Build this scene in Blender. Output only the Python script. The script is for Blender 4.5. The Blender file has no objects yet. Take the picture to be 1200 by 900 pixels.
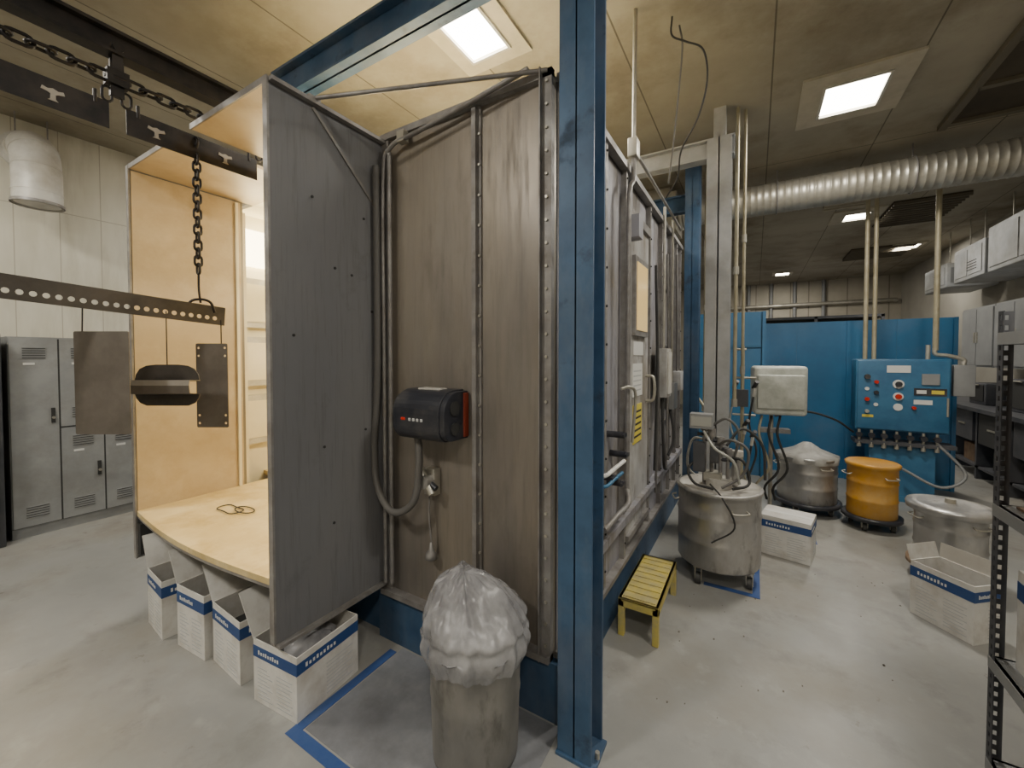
import bpy, math, random
from mathutils import Vector, Matrix, noise
random.seed(4)
scene=bpy.context.scene
# ---------------------------------------------------------------- materials
def mat(name,col,rough=.5,metal=0.,col2=None,nscale=3.,stretch=(1,1,1),bump=0.,emit=None,estr=0.,contrast=(.35,.65),alpha=1.,trans=0.,detail=5,grime=None,gamt=.5,gscale=1.5,gstretch=(1,1,1),grange=(.45,.7)):
    m=bpy.data.materials.new(name); m.use_nodes=True
    nt=m.node_tree; N=nt.nodes; L=nt.links
    p=N['Principled BSDF']
    p.inputs['Base Color'].default_value=(*col,1); p.inputs['Roughness'].default_value=rough
    p.inputs['Metallic'].default_value=metal
    if alpha<1: p.inputs['Alpha'].default_value=alpha
    if trans: p.inputs['Transmission Weight'].default_value=trans
    if emit:
        p.inputs['Emission Color'].default_value=(*emit,1); p.inputs['Emission Strength'].default_value=estr
    if col2 or bump:
        tc=N.new('ShaderNodeTexCoord'); mp=N.new('ShaderNodeMapping'); mp.inputs['Scale'].default_value=stretch
        L.new(tc.outputs['Object'],mp.inputs['Vector'])
        n=N.new('ShaderNodeTexNoise'); n.inputs['Scale'].default_value=nscale; n.inputs['Detail'].default_value=detail
        n.inputs['Roughness'].default_value=.62
        L.new(mp.outputs[0],n.inputs['Vector'])
        if col2:
            r=N.new('ShaderNodeValToRGB'); r.color_ramp.elements[0].position=contrast[0]; r.color_ramp.elements[1].position=contrast[1]
            r.color_ramp.elements[0].color=(*col,1); r.color_ramp.elements[1].color=(*col2,1)
            L.new(n.outputs['Fac'],r.inputs['Fac']); L.new(r.outputs[0],p.inputs['Base Color'])
        if bump:
            b=N.new('ShaderNodeBump'); b.inputs['Strength'].default_value=bump; b.inputs['Distance'].default_value=.02
            L.new(n.outputs['Fac'],b.inputs['Height']); L.new(b.outputs[0],p.inputs['Normal'])
    if grime: stain(m,grime,gscale,grange,gamt,gstretch,.5)
    return m
_k=[0]
def stain(m,col,scale=1.5,rng=(.45,.65),amt=.5,stretch=(1,1,1),rgain=.4):
    """chain one more procedural dirt layer onto the base colour"""
    _k[0]+=1
    nt=m.node_tree;N=nt.nodes;L=nt.links;p=N['Principled BSDF']
    tc=N.new('ShaderNodeTexCoord');mp2=N.new('ShaderNodeMapping');mp2.inputs['Scale'].default_value=stretch;mp2.inputs['Location'].default_value=(3.1+_k[0],1.7*_k[0],.4)
    L.new(tc.outputs['Object'],mp2.inputs['Vector'])
    n2=N.new('ShaderNodeTexNoise');n2.inputs['Scale'].default_value=scale;n2.inputs['Detail'].default_value=9;n2.inputs['Roughness'].default_value=.66
    L.new(mp2.outputs[0],n2.inputs['Vector'])
    mr=N.new('ShaderNodeMapRange');mr.inputs[1].default_value=rng[0];mr.inputs[2].default_value=rng[1];mr.inputs[3].default_value=0;mr.inputs[4].default_value=amt
    L.new(n2.outputs['Fac'],mr.inputs[0])
    mx=N.new('ShaderNodeMix');mx.data_type='RGBA';L.new(mr.outputs[0],mx.inputs[0])
    i=p.inputs['Base Color']
    if i.links:L.new(i.links[0].from_socket,mx.inputs[6])
    else:mx.inputs[6].default_value=i.default_value
    mx.inputs[7].default_value=(*col,1);L.new(mx.outputs[2],i)
    r=p.inputs['Roughness']
    ra=N.new('ShaderNodeMath');ra.operation='MULTIPLY_ADD';ra.inputs[1].default_value=rgain;ra.use_clamp=True
    if r.links:L.new(r.links[0].from_socket,ra.inputs[2])
    else:ra.inputs[2].default_value=r.default_value
    L.new(mr.outputs[0],ra.inputs[0]);L.new(ra.outputs[0],r)
    return m
def seams(m,axis_u,axis_v,w,h,offu=0,offv=0,mortar=.006,dark=(.1,.09,.07),amt=.8):
    nt=m.node_tree;N=nt.nodes;L=nt.links;p=N['Principled BSDF']
    tc=N.new('ShaderNodeTexCoord'); s=N.new('ShaderNodeSeparateXYZ'); L.new(tc.outputs['Object'],s.inputs[0])
    c=N.new('ShaderNodeCombineXYZ')
    for ax,off,i in((axis_u,offu,0),(axis_v,offv,1)):
        a=N.new('ShaderNodeMath');a.operation='ADD';a.inputs[1].default_value=off+50*(w if i==0 else h)
        L.new(s.outputs[ax],a.inputs[0]);L.new(a.outputs[0],c.inputs[i])
    br=N.new('ShaderNodeTexBrick');br.offset=0;br.inputs['Scale'].default_value=1
    br.inputs['Brick Width'].default_value=w;br.inputs['Row Height'].default_value=h
    br.inputs['Mortar Size'].default_value=mortar;br.inputs['Mortar Smooth'].default_value=.1
    L.new(c.outputs[0],br.inputs['Vector'])
    mx=N.new('ShaderNodeMix');mx.data_type='RGBA'
    src=p.inputs['Base Color'].links[0].from_socket if p.inputs['Base Color'].links else None
    mm=N.new('ShaderNodeMath');mm.operation='MULTIPLY';mm.inputs[1].default_value=amt
    L.new(br.outputs['Fac'],mm.inputs[0]);L.new(mm.outputs[0],mx.inputs[0])
    if src: L.new(src,mx.inputs[6])
    else: mx.inputs[6].default_value=p.inputs['Base Color'].default_value
    mx.inputs[7].default_value=(*dark,1)
    L.new(mx.outputs[2],p.inputs['Base Color'])
    return m
M={}
M['floor']=mat('painted_concrete',(.26,.263,.255),.32,0,(.345,.345,.335),1.3,bump=.03,contrast=(.3,.7),detail=9,grime=(.24,.205,.15),gamt=.55,gscale=.8,grange=(.45,.68))
stain(M['floor'],(.15,.145,.135),2.6,(.54,.70),.45);stain(M['floor'],(.42,.42,.41),5,(.56,.68),.4);stain(M['floor'],(.12,.09,.06),9,(.66,.74),.6)
M['ceil']=mat('ceiling_panel',(.235,.205,.15),.7,0,(.40,.365,.29),.5,contrast=(.32,.66),detail=7,grime=(.12,.09,.055),gamt=.65,gscale=.8,grange=(.48,.70))
stain(M['ceil'],(.44,.41,.33),1.7,(.52,.7),.4)
seams(M['ceil'],1,0,7.2,.95,1.5,-.09,.006,(.07,.058,.04),.75)
M['wallL']=seams(mat('ribbed_wall',(.46,.43,.34),.6,0,(.68,.66,.57),1.5,stretch=(1,1,.25),contrast=(.25,.6),grime=(.30,.26,.19),gamt=.6,gscale=1.2,gstretch=(1,2,.3),grange=(.45,.68)),2,1,1.55,.3,0,0,.004,(.27,.24,.18),.6)
M['wallF']=seams(mat('far_wall_panel',(.36,.33,.26),.6,0,(.52,.48,.40),1.2,contrast=(.3,.7)),2,0,4,.45,0,0,.015,(.12,.10,.08),.6)
M['wallR']=mat('plain_wall',(.32,.30,.26),.7,0,(.40,.38,.33),1.)
M['blue']=mat('blue_steel',(.030,.072,.145),.45,.15,(.055,.118,.22),3,bump=.05,grime=(.15,.18,.23),gamt=.6,gscale=4,gstretch=(1,1,.4),grange=(.46,.7))
stain(M['blue'],(.03,.04,.06),7,(.58,.7),.6)
M['bluedk']=mat('dark_blue_steel',(.03,.06,.11),.5,.2,(.06,.10,.16),5)
M['cyan']=mat('blue_partition_paint',(.022,.12,.26),.45,0,(.035,.17,.35),1.2,grime=(.12,.2,.30),gamt=.45,gscale=1.2)
M['boothgrey']=mat('booth_painted_metal',(.150,.152,.165),.5,.15,(.185,.188,.203),1.6,stretch=(1,1,.6),bump=.02,contrast=(.3,.7),grime=(.235,.225,.215),gamt=.4,gscale=1.6,gstretch=(1,1.5,.5),grange=(.42,.72))
stain(M['boothgrey'],(.11,.108,.112),28,(.50,.70),.4,(1,2.,.12));stain(M['boothgrey'],(.08,.075,.072),3,(.60,.72),.35)
M['boothside']=mat('booth_side_metal',(.26,.26,.30),.5,.2,(.37,.37,.42),2.5,stretch=(1,1,.5),grime=(.2,.175,.14),gamt=.8,gscale=2.2,gstretch=(1,1.5,.45),grange=(.44,.62))
stain(M['boothside'],(.10,.09,.08),5,(.56,.68),.6,(1,2,.4))
M['boothend']=mat('dusty_stainless',(.19,.175,.165),.38,.5,(.34,.295,.235),.9,stretch=(1.6,1.6,.25),bump=.01,contrast=(.36,.64),grime=(.33,.31,.285),gamt=.5,gscale=1.6,gstretch=(1,1,.6),grange=(.44,.74))
stain(M['boothend'],(.15,.135,.12),30,(.48,.70),.35,(1,1,.08));stain(M['boothend'],(.12,.10,.085),2.2,(.54,.72),.45,(1.3,1.3,.5))
M['flange']=mat('flange_metal',(.22,.21,.21),.45,.35,(.33,.32,.31),8,grime=(.15,.12,.09),gamt=.5,gscale=6)
M['tan']=mat('powder_coated_liner',(.46,.365,.235),.5,.05,(.60,.50,.345),1.7,bump=.02,contrast=(.3,.68),detail=9,grime=(.40,.285,.155),gamt=.6,gscale=2.4,grange=(.46,.70))
stain(M['tan'],(.66,.58,.43),4,(.50,.70),.5)
M['tanfloor']=mat('powder_dusted_pan',(.58,.44,.20),.42,.1,(.72,.58,.31),3,contrast=(.3,.7),detail=8,grime=(.44,.30,.10),gamt=.7,gscale=3,grange=(.46,.70))
stain(M['tanfloor'],(.78,.66,.40),6,(.50,.68),.5)
M['cream']=mat('booth_interior',(.74,.68,.50),.6,0,(.85,.79,.63),2)
M['black']=mat('black_steel',(.012,.012,.014),.45,.6,(.035,.03,.028),8)
M['blk']=mat('black_plastic',(.015,.017,.025),.38,0,(.03,.032,.042),4,grime=(.12,.11,.10),gamt=.5,gscale=6)
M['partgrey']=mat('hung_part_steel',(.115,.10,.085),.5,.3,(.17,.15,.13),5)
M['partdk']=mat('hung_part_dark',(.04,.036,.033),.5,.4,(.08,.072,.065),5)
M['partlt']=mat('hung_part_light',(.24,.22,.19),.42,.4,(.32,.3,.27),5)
M['locker']=mat('locker_paint',(.27,.28,.285),.45,.1,(.34,.35,.35),4,grime=(.2,.19,.17),gamt=.5,gscale=3)
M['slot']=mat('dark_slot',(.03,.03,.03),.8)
M['steel']=mat('stainless_drum',(.36,.355,.35),.34,.75,(.58,.57,.56),3,stretch=(1,1,.5),bump=.04,grime=(.45,.42,.38),gamt=.75,gscale=4,gstretch=(1,1,.5),grange=(.44,.66))
stain(M['steel'],(.12,.11,.10),6,(.56,.68),.55,(1,1,.5))
M['galv']=mat('galvanised_duct',(.40,.38,.33),.40,.65,(.56,.54,.48),5,grime=(.3,.27,.2),gamt=.5,gscale=3)
M['white']=mat('white_metal',(.52,.51,.48),.5,.1,(.66,.65,.61),4,grime=(.36,.32,.25),gamt=.7,gscale=2.5)
M['door']=mat('booth_door_paint',(.36,.36,.37),.5,.1,(.50,.50,.50),4,grime=(.24,.21,.17),gamt=.85,gscale=2.2,gstretch=(1,1,.5),grange=(.44,.62))
stain(M['door'],(.1,.09,.08),6,(.57,.68),.6,(1,1,.5))
M['colw']=mat('pale_column_paint',(.36,.37,.385),.5,.2,(.48,.49,.50),3,grime=(.28,.26,.22),gamt=.5,gscale=3)
M['carton']=mat('white_carton',(.60,.59,.565),.7,0,(.72,.71,.685),3,grime=(.40,.36,.31),gamt=.7,gscale=5)
M['cartonin']=mat('carton_inside',(.55,.50,.42),.8)
M['flap']=mat('carton_flap',(.48,.46,.42),.8,0,(.58,.56,.52),4)
M['band']=mat('blue_print',(.015,.055,.20),.6,0,(.03,.08,.22),6)
M['print']=mat('grey_print',(.46,.47,.48),.7)
M['yellow']=mat('worn_yellow_paint',(.56,.46,.11),.55,0,(.42,.37,.2),14,contrast=(.45,.7),grime=(.3,.27,.18),gamt=.7,gscale=8)
M['ydrum']=mat('yellow_drum_paint',(.62,.30,.02),.42,0,(.50,.23,.025),4,grime=(.5,.38,.2),gamt=.55,gscale=4)
M['ylabel']=mat('yellow_label',(.7,.58,.08),.5)
M['paper']=mat('paper_label',(.7,.7,.68),.6)
M['red']=mat('red_plastic',(.55,.02,.01),.4)
M['orange']=mat('orange_plastic',(.25,.04,.02),.5)
M['bin']=mat('galvanised_bin',(.165,.16,.15),.5,.4,(.27,.262,.245),5,stretch=(1,1,.4),grime=(.36,.34,.31),gamt=.6,gscale=4,gstretch=(1,1,.4))
stain(M['bin'],(.08,.075,.07),8,(.54,.68),.5,(1,1,.4))
M['bag']=mat('plastic_bag',(.24,.24,.26),.16,0,(.48,.48,.50),5,stretch=(1,1,.7),bump=.5,alpha=.62,detail=10,contrast=(.38,.62))
M['cover']=mat('dusty_plastic_cover',(.40,.42,.38),.35,0,(.58,.60,.56),9,bump=.3)
M['greycover']=mat('grey_dusty_film',(.22,.215,.20),.45,0,(.36,.35,.33),8,bump=.3)
M['tape']=mat('blue_tape',(.02,.065,.24),.55,0,(.05,.10,.26),6)
M['mat']=mat('painted_floor_shade',(.17,.178,.20),.42,0,(.25,.258,.28),3,grime=(.12,.12,.13),gamt=.6,gscale=4)  # darker grey-blue floor tone, with the shadow put into the colour
M['tankd']=mat('control_blue',(.03,.12,.24),.45,0,(.045,.17,.31),5)
M['pipe']=mat('dusty_pipe',(.34,.30,.20),.5,.3,(.45,.41,.30),6)
M['hose']=mat('rubber_hose',(.03,.03,.03),.6)
M['hoseg']=mat('dusty_grey_hose',(.12,.115,.11),.6)
M['hosec']=mat('clear_hose',(.40,.40,.37),.35)
M['rust']=mat('rusty_pan',(.16,.09,.05),.7,.2,(.25,.18,.12),8)
M['cab']=mat('grey_cabinet',(.22,.225,.23),.5,.1,(.29,.295,.30),2)
M['dark']=mat('dark_bench',(.05,.055,.065),.6,.1,(.09,.09,.1),4)
M['brown']=mat('dark_ceiling_void',(.05,.038,.025),.8,0,(.085,.068,.045),1.5)
M['vent']=mat('vent_slats',(.14,.12,.085),.6)
M['glow']=mat('lamp_diffuser',(.9,.9,.85),.5,emit=(1,.93,.76),estr=24)
M['glowy']=mat('booth_lamp_lens',(.9,.85,.7),.5,emit=(1,.84,.50),estr=10)
M['amber']=mat('glowing_booth_glass',(.5,.35,.12),.15,emit=(1,.68,.28),estr=.6)  # pane glows by itself in place of light from inside the booth
M['frame']=mat('light_frame',(.42,.38,.29),.5,0,(.52,.47,.37),6)
M['dust']=mat('powder_dust',(.42,.40,.37),.9,0,(.58,.56,.52),6)
M['caster']=mat('caster_rubber',(.05,.05,.05),.6)
M['drain']=mat('dirt',(.14,.12,.10),.8)

# ---------------------------------------------------------------- builder
def cr(P,n=6):
    P=[Vector(p) for p in P]; out=[]
    Q=[P[0]*2-P[1]]+P+[P[-1]*2-P[-2]]
    for i in range(1,len(Q)-2):
        a,b,c,d=Q[i-1:i+3]
        for k in range(n):
            t=k/n
            out.append(.5*((2*b)+(c-a)*t+(2*a-5*b+4*c-d)*t*t+(3*b-a-3*c+d)*t**3))
    out.append(P[-1]); return out
class B:
    def __init__(s,name,smooth=None):
        s.name=name;s.v=[];s.f=[];s.mi=[];s.sm=[];s.ms=[];s.M=Matrix.Identity(4)
    def _m(s,m):
        m=M[m]
        if m not in s.ms:s.ms.append(m)
        return s.ms.index(m)
    def add(s,vs,fs,m,smooth=False):
        o=len(s.v);k=s._m(m)
        s.v+= [tuple(s.M@Vector(v)) for v in vs]
        for f in fs:
            s.f.append([o+i for i in f]);s.mi.append(k);s.sm.append(smooth)
    def box(s,x0,x1,y0,y1,z0,z1,m,bev=0):
        if x0>x1:x0,x1=x1,x0
        if y0>y1:y0,y1=y1,y0
        if z0>z1:z0,z1=z1,z0
        if bev<=0:
            vs=[(x,y,z) for z in(z0,z1) for y in(y0,y1) for x in(x0,x1)]
            s.add(vs,[(0,2,3,1),(4,5,7,6),(0,1,5,4),(2,6,7,3),(0,4,6,2),(1,3,7,5)],m);return
        import bmesh
        bm=bmesh.new();bmesh.ops.create_cube(bm,size=1)
        for v in bm.verts:
            v.co=Vector(((x0+x1)/2+v.co.x*(x1-x0),(y0+y1)/2+v.co.y*(y1-y0),(z0+z1)/2+v.co.z*(z1-z0)))
        bmesh.ops.bevel(bm,geom=bm.edges[:],offset=bev,segments=3,affect='EDGES',profile=.5)
        bm.verts.index_update()
        s.add([v.co.copy() for v in bm.verts],[[v.index for v in f.verts] for f in bm.faces],m,True);bm.free()
    def prism(s,poly,z0,z1,m):
        n=len(poly)
        vs=[(x,y,z0) for x,y in poly]+[(x,y,z1) for x,y in poly]
        s.add(vs,[list(range(n))[::-1],list(range(n,2*n))]+[(i,(i+1)%n,(i+1)%n+n,i+n) for i in range(n)],m)
    def slab(s,p,th,m):
        p=[Vector(q) for q in p];nrm=(p[1]-p[0]).cross(p[3]-p[0]).normalized()*th
        vs=p+[q+nrm for q in p]
        s.add(vs,[(3,2,1,0),(4,5,6,7)]+[(i,(i+1)%4,(i+1)%4+4,i+4) for i in range(4)],m)
    def tube(s,P,r,m,seg=8,closed=False,caps=True):
        P=[Vector(p) for p in P];n=len(P);vs=[];fs=[]
        T=[]
        for i in range(n):
            if closed:t=P[(i+1)%n]-P[i-1]
            else:t=P[min(i+1,n-1)]-P[max(i-1,0)]
            T.append(t.normalized())
        a=Vector((0,0,1)) if abs(T[0].z)<.9 else Vector((1,0,0))
        u=(a-T[0]*a.dot(T[0])).normalized()
        for i in range(n):
            u=(u-T[i]*u.dot(T[i])).normalized();w=T[i].cross(u)
            rr=r[i] if isinstance(r,(list,tuple)) else r
            for k in range(seg):
                an=2*math.pi*k/seg;vs.append(P[i]+(u*math.cos(an)+w*math.sin(an))*rr)
        for i in range(n if closed else n-1):
            j=(i+1)%n
            for k in range(seg):
                k2=(k+1)%seg;fs.append((i*seg+k,i*seg+k2,j*seg+k2,j*seg+k))
        s.add(vs,fs,m,True)
        if caps and not closed:
            s.add(vs[:seg],[list(range(seg))[::-1]],m);s.add(vs[-seg:],[list(range(seg))],m)
    def cyl(s,p0,p1,r,m,seg=20,r2=None):
        s.tube([p0,p1],[r,r if r2 is None else r2],m,seg)
    def lathe(s,prof,c,m,seg=36,fn=None,axis='z'):
        vs=[];fs=[];n=len(prof)
        for (r,z) in prof:
            for k in range(seg):
                a=2*math.pi*k/seg;ox=oy=0
                if fn is None:rr,zz=r,z
                else:
                    q=fn(r,z,a);rr,zz=q[0],q[1]
                    if len(q)>2:ox,oy=q[2],q[3]
                if axis=='z':q=(c[0]+ox+rr*math.cos(a),c[1]+oy+rr*math.sin(a),c[2]+zz)
                elif axis=='x':q=(c[0]+zz,c[1]+rr*math.cos(a),c[2]+rr*math.sin(a))
                vs.append(q)
        for i in range(n-1):
            for k in range(seg):
                k2=(k+1)%seg;fs.append((i*seg+k,i*seg+k2,(i+1)*seg+k2,(i+1)*seg+k))
        s.add(vs,fs,m,True)
    def plate(s,outline,holes,th,Mx,m):
        cu=bpy.data.curves.new('t','CURVE');cu.dimensions='2D';cu.fill_mode='BOTH';cu.extrude=th/2
        for poly in [outline]+holes:
            sp=cu.splines.new('POLY');sp.points.add(len(poly)-1)
            for q,(x,y) in zip(sp.points,poly):q.co=(x,y,0,1)
            sp.use_cyclic_u=True
        o=bpy.data.objects.new('t',cu);scene.collection.objects.link(o)
        bpy.context.view_layer.update()
        dg=bpy.context.evaluated_depsgraph_get();me=bpy.data.meshes.new_from_object(o.evaluated_get(dg))
        s.add([Mx@v.co for v in me.vertices],[list(p.vertices) for p in me.polygons],m)
        bpy.data.objects.remove(o);bpy.data.curves.remove(cu);bpy.data.meshes.remove(me)
    def done(s,bevel=0,parent=None):
        xs=[v[0] for v in s.v];ys=[v[1] for v in s.v];zs=[v[2] for v in s.v]
        c=Vector(((min(xs)+max(xs))/2,(min(ys)+max(ys))/2,min(zs)))
        me=bpy.data.meshes.new(s.name);me.from_pydata([tuple(Vector(v)-c) for v in s.v],[],s.f)
        for m in s.ms:me.materials.append(m)
        me.polygons.foreach_set('material_index',s.mi);me.polygons.foreach_set('use_smooth',s.sm);me.update()
        o=bpy.data.objects.new(s.name,me);o.location=c;scene.collection.objects.link(o)
        if parent:
            o.parent=parent;o.location=c-parent.location
        if bevel:
            md=o.modifiers.new('b','BEVEL');md.width=bevel;md.segments=2;md.limit_method='ANGLE';md.angle_limit=.7
        return o
def circ(x,y,r,n=12):return [(x+r*math.cos(2*math.pi*k/n),y+r*math.sin(2*math.pi*k/n)) for k in range(n)]
def frameM(o,ux,uy):
    ux=Vector(ux).normalized();uy=Vector(uy).normalized();uz=ux.cross(uy)
    m=Matrix.Identity(4)
    for i in range(3):m[i][0]=ux[i];m[i][1]=uy[i];m[i][2]=uz[i];m[i][3]=o[i]
    return m

# ---------------------------------------------------------------- room
CZ=3.9;XL=-6.02;XR=3.4;YB=-3.2;YF=15.
def shell(name,a,m):
    b=B(name);b.box(*a,m);o=b.done()
    c=o.location.copy();o.data.transform(Matrix.Translation(c));o.location=(0,0,0);return o
shell('floor',(XL-.1,XR+.1,YB-.1,YF+.1,-.1,0),'floor')
shell('ceiling',(XL-.1,XR+.1,YB-.1,YF+.1,CZ,CZ+.1),'ceil')
shell('wall_left',(XL-.1,XL,YB,YF,0,CZ),'wallL')
shell('wall_right',(XR,XR+.1,YB,YF,0,CZ),'wallR')
shell('wall_back',(XL,XR,YB-.1,YB,0,CZ),'wallR')
shell('wall_far',(XL,XR,YF,YF+.1,0,CZ),'wallF')

def light(x,y,w=.4,l=.48,p=70,fr=.17,name='ceiling_light'):
    b=B(name)
    z=CZ-.001
    X0,X1,Y0,Y1=x-w/2,x+w/2,y-l/2,y+l/2
    for a in((X0-fr,X1+fr,Y0-fr,Y0),(X0-fr,X1+fr,Y1,Y1+fr),(X0-fr,X0,Y0,Y1),(X1,X1+fr,Y0,Y1)):
        b.box(*a,z-.02,z,'frame')
    for a in((X0-.02,X1+.02,Y0-.02,Y0),(X0-.02,X1+.02,Y1,Y1+.02),(X0-.02,X0,Y0,Y1),(X1,X1+.02,Y0,Y1)):
        b.box(*a,z-.035,z-.02,'white')
    b.box(X0,X1,Y0,Y1,z-.012,z-.005,'glow')
    o0=b.done()
    ld=bpy.data.lights.new('lamp','AREA');ld.shape='RECTANGLE';ld.size=w;ld.size_y=l;ld.energy=p*.80;ld.color=(1,.945,.835)
    o=bpy.data.objects.new('lamp',ld);scene.collection.objects.link(o)
    o.parent=o0;o.location=Vector((x,y,z-.04))-o0.location
light(.68,4.52,p=75);light(-1.70,2.34,w=.30,l=.38,p=45,fr=.13)
light(1.2,1.3,p=60);light(-2.2,-1.4,p=85);light(1.0,-1.4,p=65);light(-4.7,-.6,p=75);light(-4.7,3.2,p=60)  # additional fixtures out of view, put in to light the closed room
light(1.35,8.4,p=60,w=.3,l=.35);light(-2.5,8.0,p=60)  # two more fixtures added for light over the far end
light(2.6,11.2,w=.35,l=.35,p=50,fr=.08);light(.6,13.2,w=.3,l=.35,p=60,fr=.08)

b=B('ceiling_louver')
b.box(1.55,3.3,3.0,5.6,CZ-.02,CZ-.002,'brown')
for k in range(5):b.box(1.55,3.3,3.0+k*.62,3.06+k*.62,CZ-.05,CZ-.02,'vent')
b.box(1.50,1.56,3.0,5.6,CZ-.05,CZ-.002,'vent');b.done()
for (x,y,w,l) in((2.1,8.6,.8,1.3),(2.2,11.5,1.,1.0),(1.1,7.4,.5,.6)):
    b=B('ceiling_vent');b.box(x-w/2,x+w/2,y-l/2,y+l/2,CZ-.02,CZ-.002,'brown' if w>.6 else 'vent')
    n=int(l/.12)
    for k in range(n+1):b.box(x-w/2,x+w/2,y-l/2+k*.12,y-l/2+k*.12+.03,CZ-.06,CZ-.02,'vent' if w>.6 else 'frame')
    b.done()

# ---------------------------------------------------------------- powder booth
b=B('powder_coating_booth')
XE=-.77;XV=-1.84;XI=-3.46;YV=1.0;YE=1.65;YZ=5.0;ZT=2.885;ZB=.30;t=.02
b.box(XV,XE,YE,YE+t,ZB,ZT,'boothend')
b.box(XV,XE,YE+t,YE+t+.01,ZB,ZT,'cream')
b.box(-3.75,XI,YE,YE+t,ZB,ZT,'boothend')
xs=-1.186
b.box(xs-.028,xs+.028,YE-.012,YE,ZB,ZT,'flange');b.box(xs-.012,xs+.012,YE-.035,YE-.012,ZB,ZT-.03,'flange')
for k in range(18):
    z=ZB+.08+k*.147
    b.cyl((xs+.02,YE-.02,z),(xs+.02,YE-.01,z),.007,'galv',6)
b.box(XE-.045,XE,YE-.03,YE,ZB-.02,ZT+.02,'flange')
b.box(XE-.05,XE-.044,YE-.055,YE,ZB-.02,ZT+.02,'flange')
for k in range(26):
    z=ZB+.05+k*.1;b.cyl((XE-.022,YE-.038,z),(XE-.022,YE-.03,z),.007,'galv',6)
b.box(XV,XV+.05,YE-.02,YE,ZB,ZT,'flange')
b.box(XV-.005,XE,YE-.03,YE,ZT-.015,ZT+.02,'flange')
b.box(XV-.005,XE,YE-.05,YE,ZB-.02,ZB+.01,'flange')
# vestibule right panel
b.box(XV-t,XV,YV,YE,.35,ZT-.02,'boothgrey')
b.box(XV-t-.004,XV-t,YV+.01,YE,.62,ZT-.04,'tan')
b.box(XV-.03,XV+.004,YV-.010,YV,.35,ZT-.01,'flange')
b.box(XV-.03,XV+.03,YV,YE,ZT-.03,ZT-.012,'flange')
b.box(XV-.03,XV+.03,YV,YE,.335,.35,'flange')
for (y,z) in((1.2,2.42),(1.5,2.40),(1.32,2.1),(1.42,2.08),(1.25,1.2),(1.5,1.25),(1.3,.8),(1.55,1.9),(1.1,1.75)):
    b.cyl((XV,y,z),(XV+.004,y,z),.007,'slot',8)
b.slab([(XV+.001,1.20,2.84),(XV+.001,1.21,2.85),(XV+.001,1.60,2.47),(XV+.001,1.59,2.46)],-.008,'flange')
b.tube([(XV+.0,1.21,ZT+.005),(XE-.02,YE-.03,ZT+.01)],.010,'flange',8)
b.box(XV-.02,XV+.02,1.18,1.24,ZT-.02,ZT+.01,'flange')
# vestibule left panel
b.box(XI-t,XI,YV,YE,.33,ZT-.02,'boothgrey');b.box(XI,XI+.004,YV+.005,YE,.64,ZT-.04,'tan')
b.box(XI-.03,XI+.008,YV-.010,YV,.33,ZT-.01,'flange')
b.box(XI+.004,XI+.02,YE-.04,YE-.02,.64,ZT-.05,'cream')
BW=.055
pts=[(XV-t,YE+.3),(XI,YE+.3),(XI,YV)]+[(XI+(XV-t-XI)*k/12,YV-BW*math.sin(math.pi*k/12)) for k in range(1,12)]+[(XV-t,YV)]
b.prism(pts[::-1],.61,.64,'tanfloor')
b.prism([(x,y+.004) for x,y in pts][::-1],.592,.609,'flange')
b.tube([(-2.95+.11*math.cos(a),1.32+.05*math.sin(a)+.01*math.sin(3*a),.648) for a in [2*math.pi*k/24 for k in range(24)]],.004,'hose',6,closed=True)
b.tube([(-2.85+.09*math.cos(a),1.36+.04*math.sin(a),.650) for a in [2*math.pi*k/24 for k in range(24)]],.004,'hose',6,closed=True)
b.box(XI,-2.74,YV,YE+.1,ZT-.03,ZT-.01,'tan');b.box(-2.58,XV,YV,YE+.1,ZT-.03,ZT-.01,'tan')
b.box(XI,-2.74,YV-.008,YV,ZT-.035,ZT-.005,'flange');b.box(-2.58,XV,YV-.008,YV,ZT-.035,ZT-.005,'flange')
for y in(1.12,1.5):b.box(XI,XV-t,y,y+.05,.54,.592,'slot')
b.box(XI+.0,XI+.05,1.0,YE,.36,.56,'slot')
# booth body
b.box(-3.78,-3.75,YE,YZ,ZB,ZT,'boothside');b.box(-3.75,-3.745,YE+t,YZ,ZB,ZT-.03,'cream')
b.box(-3.78,-2.74,YE+.1,YZ,ZT-.03,ZT,'cream');b.box(-2.58,XE,YE+.1,YZ,ZT-.03,ZT,'cream')
b.box(-3.78,XE,YZ-.03,YZ,ZB,ZT,'cream')
b.box(-3.75,XE-.04,YE+.3,YZ-.03,.60,.64,'tanfloor')
b.box(-3.56,-3.48,1.67,1.70,.64,ZT-.1,'cream')
for z in(.9,1.4,1.9):
    b.box(-3.745,-3.70,1.72,2.2,z,z+.42,'white');b.box(-3.70,-3.695,1.78,2.14,z+.05,z+.37,'cream')
b.box(-3.72,-3.60,1.75,2.6,2.42,2.70,'glowy')
b.box(-2.4,-1.9,2.1,3.6,ZT-.05,ZT-.03,'glowy')
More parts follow.
